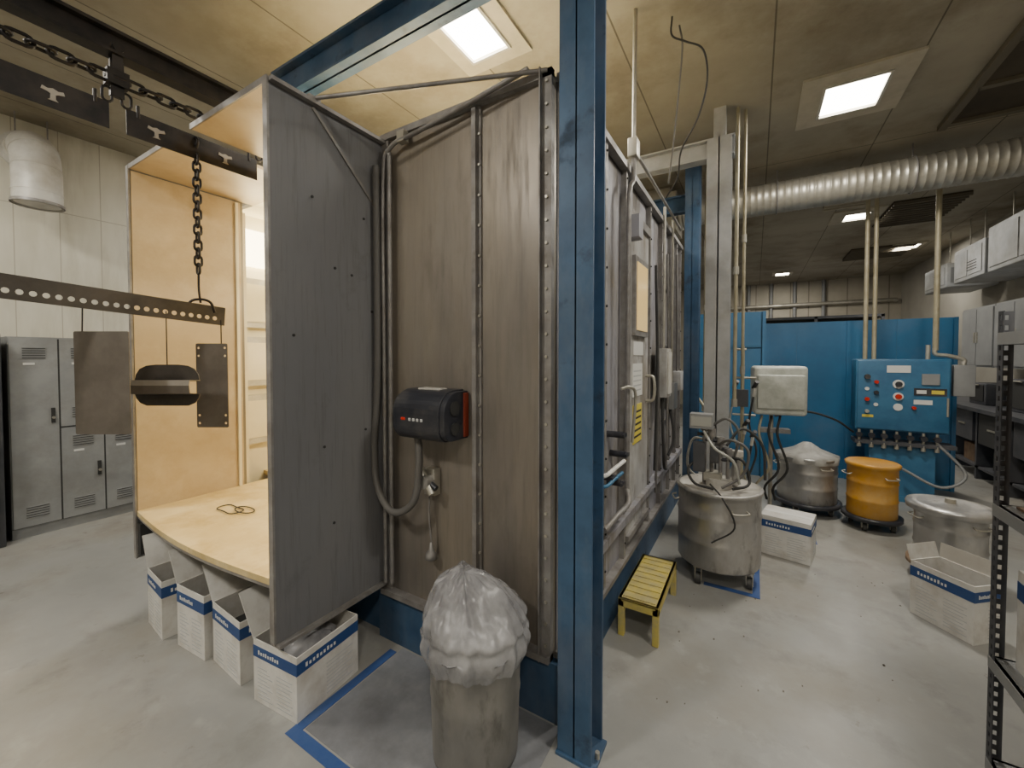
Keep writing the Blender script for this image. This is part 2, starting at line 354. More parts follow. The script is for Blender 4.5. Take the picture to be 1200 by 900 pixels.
# side wall
b.box(XE-.03,XE,YE+t,YZ,ZB,ZT,'boothside')
for y in(1.95,2.28,2.70,3.42,3.9,4.35,4.7,4.97):
    b.box(XE,XE+.035,y-.018,y+.018,ZB,ZT+.02,'flange')
    for k in range(12):
        z=ZB+.1+k*.22;b.cyl((XE+.035,y,z),(XE+.042,y,z),.007,'slot',6)
b.box(XE,XE+.05,YE+t,YZ,ZT-.02,ZT+.02,'flange');b.box(XE-.02,XE+.05,YE+t,YZ,ZB-.03,ZB,'flange')
b.M=Matrix.Translation((0,-.08,0))
b.box(XE,XE+.025,2.84,3.46,.42,2.62,'door')
for a in((2.84,3.46,2.60,2.66),(2.84,3.46,.38,.42)):b.box(XE,XE+.045,*a,'flange')
b.box(XE+.025,XE+.05,2.96,3.34,1.80,2.36,'flange');b.box(XE+.05,XE+.056,3.0,3.30,1.84,2.32,'amber')
b.tube(cr([(XE+.03,3.38,1.3),(XE+.09,3.38,1.32),(XE+.09,3.38,1.48),(XE+.03,3.38,1.5)],4),.012,'galv')
b.box(XE+.025,XE+.03,2.98,3.26,1.36,1.6,'paper');b.box(XE+.025,XE+.032,3.0,3.24,1.02,1.3,'ylabel')
b.box(XE+.025,XE+.03,3.0,3.28,1.66,1.76,'paper')
for k in range(5):b.box(XE+.032,XE+.033,3.02,3.22,1.06+k*.045,1.075+k*.045,'slot')
for k in range(5):b.box(XE+.03,XE+.031,3.0,3.22,1.40+k*.035,1.41+k*.035,'print')
b.box(XE+.025,XE+.10,2.84,2.95,2.45,2.6,'boothside')
b.M=Matrix.Identity(4)
for z in(1.0,1.75,2.3):b.box(XE,XE+.02,1.97,2.26,z,z+.025,'flange');b.box(XE,XE+.02,3.92,4.33,z,z+.025,'flange')
b.box(XE,XE+.06,YE+.2,YZ,.55,.60,'boothside')
b.box(-3.78,XE+.03,YE+.02,YZ,0,ZB-.03,'blue')
b.box(XV-.05,XE+.03,YE-.02,YE+.02,0,ZB-.03,'blue')
booth=b.done()

def area(name,loc,rot,sx,sy,p,col):
    ld=bpy.data.lights.new(name,'AREA');ld.shape='RECTANGLE';ld.size=sx;ld.size_y=sy;ld.energy=p;ld.color=col
    o=bpy.data.objects.new(name,ld);o.rotation_euler=rot;scene.collection.objects.link(o);o.parent=booth;o.location=Vector(loc)-booth.location
area('ceiling_lamp',(-2.15,2.6,ZT-.07),(math.radians(-25),0,0),.5,1.3,85,(1,.82,.50))
area('wall_lamp',(-3.55,2.15,2.56),(0,math.radians(-70),0),.2,.8,24,(1,.84,.54))

b=B('corner_conduit')
b.tube(cr([(XV+.04,YE-.05,.36),(XV+.04,YE-.05,1.6),(XV+.04,YE-.05,2.62),(XV+.10,YE-.05,2.80),(XV+.3,YE-.05,2.83),(XV+.62,YE-.05,2.87),(XE-.1,YE-.06,2.91)],6),.012,'flange')
b.tube([(XV+.08,YE-.04,.36),(XV+.08,YE-.04,2.80)],.013,'flange')
b.box(XV+.16,XV+.21,YE-.06,YE-.02,2.81,2.87,'galv')
b.done(parent=booth)
b=B('supply_hose')
b.tube(cr([(XV+.03,YE-.09,2.7),(XV+.03,YE-.09,1.6),(XV+.01,YE-.10,1.15),(XV+.06,YE-.12,.93),(XV+.19,YE-.13,.82),(XV+.33,YE-.12,.90),(XV+.36,YE-.11,1.1),(XV+.34,YE-.1,1.26)],8),.019,'hoseg',10)
b.done(parent=booth)
b=B('wall_mounted_vacuum_unit')
xa,xb,ya,yb,za,zb=-1.585,-1.24,1.45,1.645,1.235,1.485
n=8
out=[(yb,za),(yb,zb)]
arc=[(ya+.11-.11*math.sin(math.pi/2*k/n),zb-.11+.11*math.cos(math.pi/2*k/n)) for k in range(n+1)]
arc2=[(ya+.07-.07*math.cos(math.pi/2*k/n),za+.07-.07*math.sin(math.pi/2*k/n)) for k in range(n+1)]
poly=out+arc+arc2
def sc(f):return [(1.545+(p[0]-1.545)*f,1.36+(p[1]-1.36)*f) for p in poly]
for (x,l,f,m) in((xa,.02,.90,'blk'),(xa+.02,xb-xa-.05,1,'blk'),(xb-.03,.03,.95,'blk')):
    b.M=frameM((x,0,0),(0,1,0),(0,0,1));b.prism(sc(f),0,l,m)
b.M=Matrix.Identity(4)
b.box(xb-.035,xb+.006,1.60,1.64,1.25,1.47,'orange')
b.cyl((xb,1.53,1.40),(xb+.008,1.53,1.40),.035,'slot');b.cyl((xb,1.53,1.30),(xb+.008,1.53,1.30),.03,'slot')
b.box(xa+.07,xa+.10,ya-.003,ya+.01,1.335,1.35,'red')
for k in range(4):b.box(xa+.12+k*.026,xa+.137+k*.026,ya-.003,ya+.01,1.333,1.349,'print')
b.box(xa+.1,xb-.1,ya+.09,ya+.15,zb-.01,zb+.006,'dust')
b.done(.004)
b=B('air_regulator')
b.box(-1.50,-1.43,1.60,1.645,.92,1.06,'galv');b.cyl((-1.465,1.60,1.0),(-1.465,1.55,1.0),.035,'steel')
b.cyl((-1.50,1.57,1.06),(-1.42,1.57,.94),.02,'galv',10);b.cyl((-1.52,1.58,1.03),(-1.40,1.58,.97),.016,'blk',8)
b.tube(cr([(-1.465,1.6,.92),(-1.468,1.6,.8),(-1.46,1.61,.66)],5),.005,'flange',6)
b.lathe([(0,.09),(.008,.085),(.012,.05),(.028,.03),(.032,0),(0,0)],(-1.46,1.605,.58),'flange',16)
b.done(parent=booth)

# ---------------------------------------------------------------- steel frame
def Hcol(name,x0,x1,y0,y1,z1,m,plate=True):
    b=B(name);tf=.012
    b.box(x0,x1,y0,y0+tf,0,z1,m);b.box(x0,x1,y1-tf,y1,0,z1,m);xc=(x0+x1)/2
    b.box(xc-.005,xc+.005,y0,y1,0,z1,m)
    if plate:
        b.box(x0-.005,x1+.02,y0-.01,y1+.0,0,.014,m)
        for X in(x1+.01,):
            b.cyl((X,y0+.05,.014),(X,y0+.05,.04),.010,'galv',6)
    b.done(.002)
Hcol('steel_column',-.687,-.541,1.515,1.66,CZ,'blue')
Hcol('steel_column',-.72,-.56,5.10,5.25,CZ,'blue')
b=B('steel_beam')
for (y0,y1,x0) in((1.53,1.64,-2.78),(5.12,5.23,-2.78)):
    b.box(x0,-.69,y0,y1,3.52,3.535,'blue');b.box(x0,-.69,y0,y1,3.34,3.355,'blue');b.box(x0,-.69,(y0+y1)/2-.006,(y0+y1)/2+.006,3.34,3.53,'blue')
    b.box(x0+.07,x0+.17,y0,y1,3.205,3.34,'blue')
b.done()
b=B('support_column')
xc,yc=-.30,4.2
b.box(xc-.10,xc+.10,yc-.09,yc-.075,0,3.62,'colw');b.box(xc-.10,xc+.10,yc+.075,yc+.09,0,3.62,'colw');b.box(xc-.006,xc+.006,yc-.09,yc+.09,0,3.62,'colw')
b.box(-1.5,xc+.12,yc-.06,yc+.06,3.62,3.635,'colw');b.box(-1.5,xc+.12,yc-.06,yc+.06,3.46,3.475,'colw');b.box(-1.5,xc+.12,yc-.006,yc+.006,3.46,3.63,'colw')
b.box(xc-.05,xc+.05,yc-.05,yc+.05,3.63,CZ,'colw')
b.box(xc-.13,xc+.13,yc-.12,yc+.12,0,.015,'colw')
b.done()

# ---------------------------------------------------------------- conveyor
b=B('overhead_conveyor_rail')
XC=-2.66
b.box(XC-.04,XC+.04,YB+.0,5.6,3.09,3.105,'black');b.box(XC-.04,XC+.04,YB,5.6,3.19,3.205,'black');b.box(XC-.006,XC+.006,YB,5.6,3.1,3.2,'black')
for y in(-2.5,-.6):
    b.cyl((XC,y,3.2),(XC,y,CZ),.015,'black',8)
rail=b.done()
def link(b,c,dx,side,L,w,r,m):
    dx=Vector(dx);side=Vector(side);c=Vector(c);P=[]
    R=w/2;h=L/2-R
    for k in range(7):
        a=-math.pi/2+math.pi*k/6;P.append(c+dx*(h+R*math.cos(a))+side*(R*math.sin(a)))
    for k in range(7):
        a=math.pi/2+math.pi*k/6;P.append(c+dx*(-h+R*math.cos(a))+side*(R*math.sin(a)))
    b.tube(P,r,m,6,closed=True)
b=B('drive_chain')
y=-1.;k=0
while y<1.9:
    s=(0,0,1) if k%2 else (1,0,0)
    link(b,(XC,y,2.985),(0,1,0),s,.085,.045 if k%2 else .05,.0085,'black');y+=.062;k+=1
for y in(-.55,.06,.73,1.42):
    b.box(XC-.012,XC+.012,y-.025,y+.025,2.90,3.07,'black');
    for sx in(-.032,.032):
        b.cyl((XC+sx-.008,y,3.125),(XC+sx+.008,y,3.125),.022,'black',12)
        b.slab([(XC+sx,y-.02,3.13),(XC+sx,y+.02,3.13),(XC+sx*.4,y+.02,3.03),(XC+sx*.4,y-.02,3.03)],.006,'black')
    b.box(XC-.03,XC+.03,y-.04,y+.04,2.95,3.02,'black')
    for dy in(-.035,.035):link(b,(XC,y+dy,2.90),(0,0,1),(0,1,0),.07,.035,.006,'black')
b.done(parent=rail)
b=B('load_bar')
for(y0,y1) in((-.60,.03),(.075,.70),(.762,1.37)):
    yc=(y0+y1)/2
    Mx=frameM((XC,yc,2.80),(0,1,0),(0,0,1));h=(y1-y0)/2
    def T(cx,f):
        return [(cx+x*f,z*f) for x,z in((-.045,.010),(-.040,.028),(-.02,.022),(0,.030),(.02,.022),(.040,.028),(.045,.010),(.02,.004),(.010,-.002),(.010,-.026),(.02,-.036),(-.02,-.036),(-.010,-.026),(-.010,-.002),(-.02,.004))]
    b.plate([(-h,-.06),(h,-.06),(h,.065),(-h,.065)],[],.006,Mx,'black')
    for q in(-.62,0.42):
        b.plate(T(q*h,.8),[],.008,Mx@Matrix.Translation((0,0,.004)),'partlt')
    for q in(-.85,.85):b.tube([(XC,yc+q*h,2.84),(XC,yc+q*h,2.90)],.008,'black')
b.done(parent=rail)
b=B('hanging_chain')
z=2.74;k=0
b.tube(cr([(XC,1.053,2.80),(XC+.02,1.053,2.83),(XC,1.053,2.86)],3),.007,'black')
while z>2.10:
    s=(0,1,0) if k%2 else (1,0,0)
    link(b,(XC,1.053,z),(0,0,1),s,.06,.034,.0062,'black');z-=.043;k+=1
b.tube(cr([(XC,1.053,2.11),(XC,1.053,2.02),(XC,1.06,1.95)],4),.006,'black')
b.tube(cr([(XC-.02,1.00,1.90),(XC-.02,1.02,1.955),(XC,1.06,1.97),(XC+.02,1.10,1.955),(XC+.02,1.12,1.90)],5),.007,'black')
b.tube([(XC,-.2,2.82),(XC,-.2,2.0)],.012,'black')
b.done(parent=rail)
b=B('perforated_hanging_bar')
th=math.atan2(-.06,.83)
Mx=frameM((XC,.351,1.94),(0,math.cos(th),math.sin(th)),(0,-math.sin(th),math.cos(th)))
holes=[]
x=-.74
while x<.80:
    holes.append(circ(x,-.014,.012,10));x+=.038
b.plate([(-.8,-.05),(.83,-.05),(.83,.05),(-.8,.05)],holes,.004,Mx,'partdk')
b.slab([Mx@Vector((-.8,.05,0)),Mx@Vector((.83,.05,0)),Mx@Vector((.83,.05,-.04)),Mx@Vector((-.8,.05,-.04))],.005,'partdk')
bar=b.done()
Rv=Vector((.858,.5135,0))
def rrect(w,h,r):
    P=[]
    for(cx,cy,a0) in((w/2-r,h/2-r,0),(-w/2+r,h/2-r,90),(-w/2+r,-h/2+r,180),(w/2-r,-h/2+r,270)):
        for k in range(5):
            a=math.radians(a0+90*k/4);P.append((cx+r*math.cos(a),cy+r*math.sin(a)))
    return P
b=B('hanging_metal_plate')
b.plate(rrect(.262,.49,.008),[],.004,frameM((XC,.655,1.525),Rv,(0,0,1)),'partgrey')
b.tube([(XC-.085,.61,1.765),(XC-.08,.612,1.9)],.003,'black',6);b.done()
b=B('hanging_metal_plate')
hs=[circ(sx*.075,sy,.007,8) for sx in(-1,1) for sy in(-.215,-.17,.215,.17)]
Rp=Vector((.86,.51,0))
b.plate(rrect(.18,.48,.008),hs,.004,frameM((XC,1.11,1.485),Rp,(0,0,1)),'partgrey')
b.tube([(XC+.02,1.15,1.72),(XC+.02,1.15,1.86)],.003,'black',6)
b.done()
b=B('hanging_bracket')
c=Vector((XC,.89,1.49));Fv=Vector((-.5135,.858,0))
up=[(-.172,.03),(-.165,.065),(-.145,.095),(-.11,.112),(-.06,.118),(.06,.118),(.11,.112),(.145,.095),(.165,.065),(.172,.03)]
b.plate(up,[],.005,frameM(c+Fv*.02,Rv,(0,0,1)),'partdk')
lo=[(-.172,-.035),(.172,-.035),(.165,-.06),(.145,-.085),(.11,-.10),(-.11,-.10),(-.145,-.085),(-.165,-.06)]
b.plate(lo,[],.005,frameM(c+Fv*.02,Rv,(0,0,1)),'partdk')
for (z0,z1,d0,d1,m) in((.035,.04,.02,-.05,'partlt'),(.04,.012,-.05,-.056,'partlt'),(.012,-.03,-.056,-.05,'partgrey'),(-.03,-.04,-.05,.02,'partdk')):  # ledge tones painted per face: highlight on top, shade underneath
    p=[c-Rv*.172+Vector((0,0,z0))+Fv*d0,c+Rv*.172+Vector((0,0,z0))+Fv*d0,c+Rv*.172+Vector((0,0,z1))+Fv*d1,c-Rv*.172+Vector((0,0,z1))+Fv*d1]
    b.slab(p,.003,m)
b.tube([c+Fv*.02+Vector((0,0,.11)),c+Fv*.02+Vector((0,0,.40))],.0025,'black',6)
b.done()

# ---------------------------------------------------------------- lockers
def lockers(name,Y0,n,single):
    b=B(name);xf=-5.66
    b.box(XL+.01,xf-.02,Y0,Y0+.305*n,.0,1.83,'locker')
    for i in range(n):
        y0=Y0+.305*i+.006;y1=Y0+.305*(i+1)-.006
        tiers=[(.10,1.815)] if i in single else [(.10,.97),(.985,1.815)]
        for(z0,z1) in tiers:
            b.box(xf-.02,xf,y0,y1,z0,z1,'locker')
            b.box(xf-.0205,xf-.018,y0-.006,y1+.006,z0-.008,z0,'slot')
            for zc in(z1-.18,z0+.08):
                for k in range(5):
                    b.box(xf,xf+.004,(y0+y1)/2-.07,(y0+y1)/2+.07,zc+k*.022,zc+k*.022+.006,'slot')
                    b.box(xf,xf+.008,(y0+y1)/2-.07,(y0+y1)/2+.07,zc+k*.022+.006,zc+k*.022+.012,'locker')
            zm=(z0+z1)/2 if z1-z0<1.2 else 1.1
            b.box(xf,xf+.012,y1-.05,y1-.025,zm-.07,zm+.07,'slot')
            b.cyl((xf+.01,y1-.037,zm-.02),(xf+.03,y1-.037,zm-.02),.012,'galv',10)
            b.box(xf,xf+.003,y0+.08,y0+.15,z1-.24,z1-.22,'paper')
        b.box(xf-.0205,xf-.0,y1,y1+.012,.1,1.815,'slot')
    b.done()
lockers('locker_bank',.79,9,(0,))
b=B('storage_cabinet');b.box(XL+.02,-5.55,-.2,.74,0,1.85,'dark',.01);b.box(-5.55,-5.53,.28,.70,.1,1.8,'dark');b.box(-5.55,-5.53,-.17,.26,.1,1.8,'dark')
b.cyl((-5.51,.32,.9),(-5.51,.32,1.1),.01,'galv');b.cyl((-5.51,.22,.9),(-5.51,.22,1.1),.01,'galv');b.done()
b=B('exhaust_duct_elbow')
P=cr([(-6.0,1.0,3.60),(-5.88,1.0,3.60),(-5.76,1.0,3.53),(-5.70,1.0,3.38),(-5.69,1.0,3.16),(-5.69,1.0,3.04)],5)
b.tube(P,.16,'white',28,caps=False)
for i in(5,10,15,20):b.tube([P[i],P[i]+(P[i+1]-P[i]).normalized()*.010],[.164,.164],'white',28)
b.tube([P[-1]+Vector((0,0,.025)),P[-1]],[.172,.172],'flange',28,caps=False)
b.tube([P[-1]+Vector((0,0,.012)),P[-1]+Vector((0,0,.018))],[.15,.15],'dust',28)
b.tube([(-6.019,1.0,3.60),(-5.99,1.0,3.60)],[.19,.19],'white',28)
for dy in(-.1,.1):b.cyl((-5.85,1.0+dy,3.70),(-5.85,1.0+dy,CZ),.006,'flange',6)
b.done()

# ---------------------------------------------------------------- cartons
def carton(x0,x1,y0,y1,h,rot=0,flaps=(1,1,1,1),closed=False,ang=50,name='cardboard_box',fl=.95,z=0):
    b=B(name);cx,cy=(x0+x1)/2,(y0+y1)/2;w,d=(x1-x0)/2,(y1-y0)/2
    b.M=Matrix.Translation((cx,cy,.001+z))@Matrix.Rotation(math.radians(rot),4,'Z')
    e=.005
    b.box(-w,w,-d,-d+e,0,h,'carton');b.box(-w,w,d-e,d,0,h,'carton');b.box(-w,-w+e,-d+e,d-e,0,h,'carton');b.box(w-e,w,-d+e,d-e,0,h,'carton')
    b.box(-w+e,w-e,-d+e,d-e,.0,.01,'cartonin')
    zb0,zb1=h*.72,h*.90;q=.0012
    b.box(-w-q,w+q,-d-q,-d,zb0,zb1,'band');b.box(-w-q,w+q,d,d+q,zb0,zb1,'band')
    b.box(-w-q,-w,-d,d,zb0,zb1,'band');b.box(w,w+q,-d,d,zb0,zb1,'band')
    zl=(zb0+zb1)/2
    for k in range(9):
        hh=(.035,.015,.02,.03,.015,.02,.035,.015,.02)[k]
        b.box(-w*.75+k*w*.11,-w*.75+k*w*.11+w*.06,-d-2*q,-d-q,zl-h*.03,zl+h*hh,'paper')
        b.box(w+q,w+2*q,-d*.75+k*d*.11,-d*.75+k*d*.11+d*.06,zl-h*.03,zl+h*hh,'paper')
    for k in range(9):
        b.box(-w*.8,-w*.1-(k%3)*w*.12,-d-q,-d,h*.08+k*h*.06,h*.08+k*h*.06+h*.015,'print')
        b.box(w*.1,w*.8-(k%2)*w*.1,-d-q,-d,h*.08+k*h*.06,h*.08+k*h*.06+h*.015,'print')
        b.box(w,w+q,-d*.1,d*.8-(k%2)*d*.2,h*.08+k*h*.06,h*.08+k*h*.06+h*.015,'print')
    if closed:
        b.box(-w,w,-d,-.002,h,h+.005,'carton');b.box(-w,w,.002,d,h,h+.005,'carton');b.box(-w,w,-.025,.025,h+.005,h+.006,'paper')
    else:
        def ac(i):
            a=ang if flaps[i]==1 else flaps[i];return math.sin(math.radians(a)),math.cos(math.radians(a))
        L=d*fl
        if flaps[0]:
            s,c=ac(0);b.slab([(-w,-d,h),(w,-d,h),(w,-d-L*c,h+L*s),(-w,-d-L*c,h+L*s)],.004,'flap')
        if flaps[1]:
            s,c=ac(1);b.slab([(w,d,h),(-w,d,h),(-w,d+L*c,h+L*s),(w,d+L*c,h+L*s)],.004,'flap')
        if flaps[2]:
            s,c=ac(2);b.slab([(-w,d,h),(-w,-d,h),(-w-L*c,-d,h+L*s),(-w-L*c,d,h+L*s)],.004,'carton')
        if flaps[3]:
            s,c=ac(3);b.slab([(w,-d,h),(w,d,h),(w+L*c,d,h+L*s),(w+L*c,-d,h+L*s)],.004,'carton')
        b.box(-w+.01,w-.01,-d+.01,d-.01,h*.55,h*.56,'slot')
    return b.done()
carton(-2.065,-1.755,1.02,1.37,.30,5,(0,0,60,0),fl=1.25)
carton(-2.50,-2.18,1.02,1.36,.32,-3,(0,0,52,0),fl=1.25)
carton(-2.83,-2.55,.99,1.33,.35,4,(0,0,64,0),fl=1.15)
carton(-3.20,-2.92,.96,1.30,.34,-5,(0,80,58,0),fl=1.2)
b=B('plastic_liner')
def fn(r,z,a):
    nn=noise.noise(Vector((math.cos(a)*3,math.sin(a)*3,z*14)))
    return r*(1+.25*nn),z+.03*noise.noise(Vector((math.cos(a)*5,math.sin(a)*5,r*20)))
b.lathe([(.11,.0),(.12,.04),(.09,.07),(.05,.085),(.001,.08)],(-1.90,1.2,.20),'bag',28,fn);b.done()

carton(.08,.43,3.95,4.25,.32,-12,closed=True)
carton(1.07-.16,1.07+.16,3.50-.115,3.50+.115,.34,-49,(0,84,75,0),fl=.8)

# ---------------------------------------------------------------- bin with bag
b=B('trash_bin')
c=(-1.0,1.37,0)
b.lathe([(0,.012),(.165,.012),(.17,.0),(.178,.0),(.18,.03),(.186,.25),(.19,.27),(.187,.29),(.193,.48),(.200,.495),(.200,.51),(.19,.51),(.18,.1),(0,.1)],c,'bin',48)
bino=b.done()
b=B('liner_bag')
def crump(p,f,n=4):
    v=0;a=1;s=0
    for o in range(n):
        v+=a*(1-2*abs(noise.noise(p*f*(2.0**o)+Vector((o*7.3,2.1,5)))))
        s+=a;a*=.5
    return v/s
def bag(r,z,a):
    p=Vector((math.cos(a),math.sin(a),z*1.0));q=Vector((math.cos(a)*(.35+r*3.),math.sin(a)*(.35+r*3.),z*3))
    low=max(0,min(1,(.60-z)/.12))
    pleat=.035*math.sin(17*a+4*noise.noise(p*2.))*(.6+.6*noise.noise(p*3+Vector((4,4,4))))
    fold=((crump(p,2.2,4)-.6)*.13+pleat)*low+((crump(q,1.1,5)-.6)*.17+pleat*1.2)*(1-low)
    zz=z
    if z<.50: zz=z+.03*noise.noise(Vector((math.cos(a)*2,math.sin(a)*2,7)))+.006*math.sin(11*a)
    if z>.56: zz=z+(crump(q+Vector((9,0,0)),.9)-.6)*.06*min(1,(z-.56)/.08)
    k=max(0,(z-.56)/.2)
    return max(r*(1+fold),.001),zz,-.05*k,-.02*k
prof0=[(.203,.415),(.212,.44),(.222,.47),(.226,.50),(.216,.53),(.222,.555),(.212,.585),(.19,.62),(.165,.655),(.135,.69),(.10,.715),(.07,.735),(.04,.745),(.001,.745)]
pr=[(max(v.x,.001),v.z) for v in cr([(r,0,z) for r,z in prof0],5)]
b.lathe(pr,c,'bag',220,bag)
b.done(parent=bino)
b=B('floor_tape')
def tp(x0,x1,y0,y1):b.box(x0,x1,y0,y1,.0015,.003,'tape')
tp(-1.745,-1.695,.98,1.58);tp(-1.695,-.5,.98,1.03)
tp(-.30,.05,3.20,3.245);tp(.005,.05,3.245,3.75);tp(.45,.49,4.4,5.0)
b.done()
b=B('shaded_floor_patch');b.box(-1.69,-.72,1.04,1.62,.0,.0012,'mat');b.done()  # shadow on the floor inside the tape, painted as a thin darker sheet

# ---------------------------------------------------------------- step stool
b=B('step_stool')
x0,x1,y0,y1=-.68,-.45,2.36,2.98;h=.225
b.box(x0,x1,y0,y1,h-.012,h,'yellow')
for k in range(9):
    y=y0+.03+k*.065;b.box(x0+.02,x1-.02,y,y+.03,h,h+.006,'yellow')
b.box(x0,x0+.02,y0,y1,h-.05,h,'yellow');b.box(x1-.02,x1,y0,y1,h-.05,h,'yellow')
b.box(x0,x1,y0,y0+.02,h-.05,h,'yellow');b.box(x0,x1,y1-.02,y1,h-.05,h,'yellow')
for X in(x0,x1-.035):
    for Y in(y0,y1-.035):b.box(X,X+.035,Y,Y+.035,0,h-.012,'yellow')
b.done(.003)

# ---------------------------------------------------------------- drums
def casters(b,cx,cy,r,z,m='caster'):
    for k in range(4):
        a=math.pi/4+k*math.pi/2+.3;x=cx+r*math.cos(a);y=cy+r*math.sin(a)
        b.cyl((x-.016,y,.04),(x+.016,y,.04),.04,m,18);b.cyl((x-.019,y,.04),(x+.019,y,.04),.015,'galv',10)
        b.box(x-.024,x-.018,y-.02,y+.02,.03,z,'galv');b.box(x+.018,x+.024,y-.02,y+.02,.03,z,'galv');b.box(x-.03,x+.03,y-.03,y+.03,z-.006,z,'galv')
def drum(name,cx,cy,R,z0,h,m,lid='flat',dolly=False,parts=None):
    b=B(name)
    b.lathe([(0,z0),(R*.97,z0),(R,z0+.015),(R,z0+h*.33-.012),(R+.006,z0+h*.33),(R,z0+h*.33+.012),(R,z0+h*.66-.012),(R+.006,z0+h*.66),(R,z0+h*.66+.012),(R,z0+h-.03),(R+.012,z0+h-.025),(R+.014,z0+h-.005),(R+.008,z0+h),(R-.01,z0+h)],(cx,cy,0),m,48)
    if lid=='flat':b.lathe([(R-.01,z0+h),(R-.02,z0+h-.012),(0,z0+h-.01)],(cx,cy,0),'dust',48)
    elif lid=='cone':b.lathe([(R+.01,z0+h-.06),(R+.014,z0+h+.005),(R*.8,z0+h+.03),(R*.45,z0+h+.07),(.04,z0+h+.13),(0,z0+h+.135)],(cx,cy,0),'greycover',64,lambda r,z,a:(r*(1+.035*math.sin(9*a)),z))
    elif lid=='lid':b.lathe([(R+.03,z0+h-.045),(R+.045,z0+h-.04),(R+.05,z0+h-.01),(R+.045,z0+h+.006),(R-.02,z0+h+.012),(R-.05,z0+h+.004),(R*.3,z0+h+.02),(0,z0+h+.02)],(cx,cy,0),m,48);b.cyl((cx,cy,z0+h+.02),(cx,cy,z0+h+.05),.03,'galv',14)
    for s in(-1,1):
        a=math.radians(200 if s<0 else 300)
        x,y=cx+(R+.01)*math.cos(a),cy+(R+.01)*math.sin(a);tx,ty=-math.sin(a),math.cos(a);ox,oy=math.cos(a),math.sin(a)
        zc=z0+h*.82
        b.tube(cr([(x-tx*.05,y-ty*.05,zc),(x-tx*.05+ox*.03,y-ty*.05+oy*.03,zc-.01),(x+tx*.05+ox*.03,y+ty*.05+oy*.03,zc-.01),(x+tx*.05,y+ty*.05,zc)],4),.006,'galv',6)
    if dolly:
        dm='blk' if dolly==1 else 'rust'
        b.lathe([(0,z0-.03),(R+.03,z0-.03),(R+.04,z0-.02),(R+.04,z0+.01),(R+.02,z0+.01),(0,z0)],(cx,cy,0),dm,36)
    casters(b,cx,cy,R*.85,z0-.002 if not dolly else z0-.03)
    if parts:parts(b,cx,cy,R,z0+h)
    return b.done()
def pumps(b,cx,cy,R,z):
    b.cyl((cx,cy,z-.012),(cx,cy,z+.05),.09,'dust',20)
    b.box(cx-.10,cx+.02,cy-.05,cy+.06,z+.03,z+.09,'galv')
    for dx,hh in((-.10,.46),(-.05,.42),(.01,.36),(.06,.28)):
        b.cyl((cx+dx,cy,z),(cx+dx,cy,z+hh),.014,'flange',10)
        b.cyl((cx+dx,cy,z+hh-.06),(cx+dx,cy,z+hh),.028,'flange',12)
        b.cyl((cx+dx-.05,cy,z+hh-.09),(cx+dx+.06,cy,z+hh-.09),.014,'blk',8)
    b.box(cx-.20,cx-.04,cy-.06,cy+.05,z+.42,z+.53,'cab');b.box(cx-.19,cx-.05,cy-.065,cy-.06,z+.44,z+.51,'hosec')
    b.cyl((cx+.10,cy+.05,z),(cx+.12,cy+.05,z+.22),.03,'steel',14)
    b.cyl((cx+.12,cy+.05,z+.22),(cx+.12,cy+.05,z+.26),.04,'dust',14)
    b.box(cx-.17,cx-.09,cy-.09,cy-.03,z+.1,z+.32,'dark');b.box(cx-.05,cx+.0,cy-.1,cy-.05,z+.18,z+.3,'dark')
    for i,pts in enumerate((((-.08,0,.33),(-.2,.1,.3),(-.24,.2,.05),(-.1,.2,-.05)),((.05,0,.21),(.16,-.02,.2),(.20,-.05,.05),(.1,-.15,.02)),((-.02,0,.29),(.08,-.1,.36),(.19,-.12,.3),(.16,-.1,.12),(.03,-.16,.02)),((.05,0,.3),(.15,.1,.42),(.28,.12,.3),(.3,.1,.05)),((-.1,-.05,.4),(-.02,-.15,.3),(.1,-.15,.22),(.14,-.1,.05)),((-.12,-.03,.2),(-.2,-.1,.12),(-.15,-.16,.03),(-.02,-.18,.01)),((-.05,.02,.44),(.05,0,.5),(.13,0,.4),(.1,.02,.2)))):
        b.tube(cr([(cx+p[0],cy+p[1],z+p[2]) for p in pts],6),.010,('hosec','hose','hoseg','hose','hosec','hose','hoseg')[i],7)
    b.tube(cr([(cx-.05,cy-.1,z+.02),(cx+.05,cy-R-.02,z-.02),(cx+.12,cy-R-.02,z-.2),(cx-.02,cy-R-.03,z-.33)],7),.006,'hose',6)
drum('steel_powder_hopper',-.225,3.42,.28,.13,.555,'steel','flat',False,pumps)
drum('covered_steel_drum',.49,5.36,.265,.12,.48,'steel','cone',True)
yd=drum('yellow_drum',.985,5.14,.19,.12,.50,'ydrum','flat',True)
b=B('lid');b.lathe([(.205,0),(.210,.02),(.195,.032),(.165,.024),(0,.028)],(.985,5.14,.605),'ydrum',40);b.done(parent=yd)
drum('lidded_steel_drum',1.24,4.18,.19,.12,.44,'steel','lid',2)

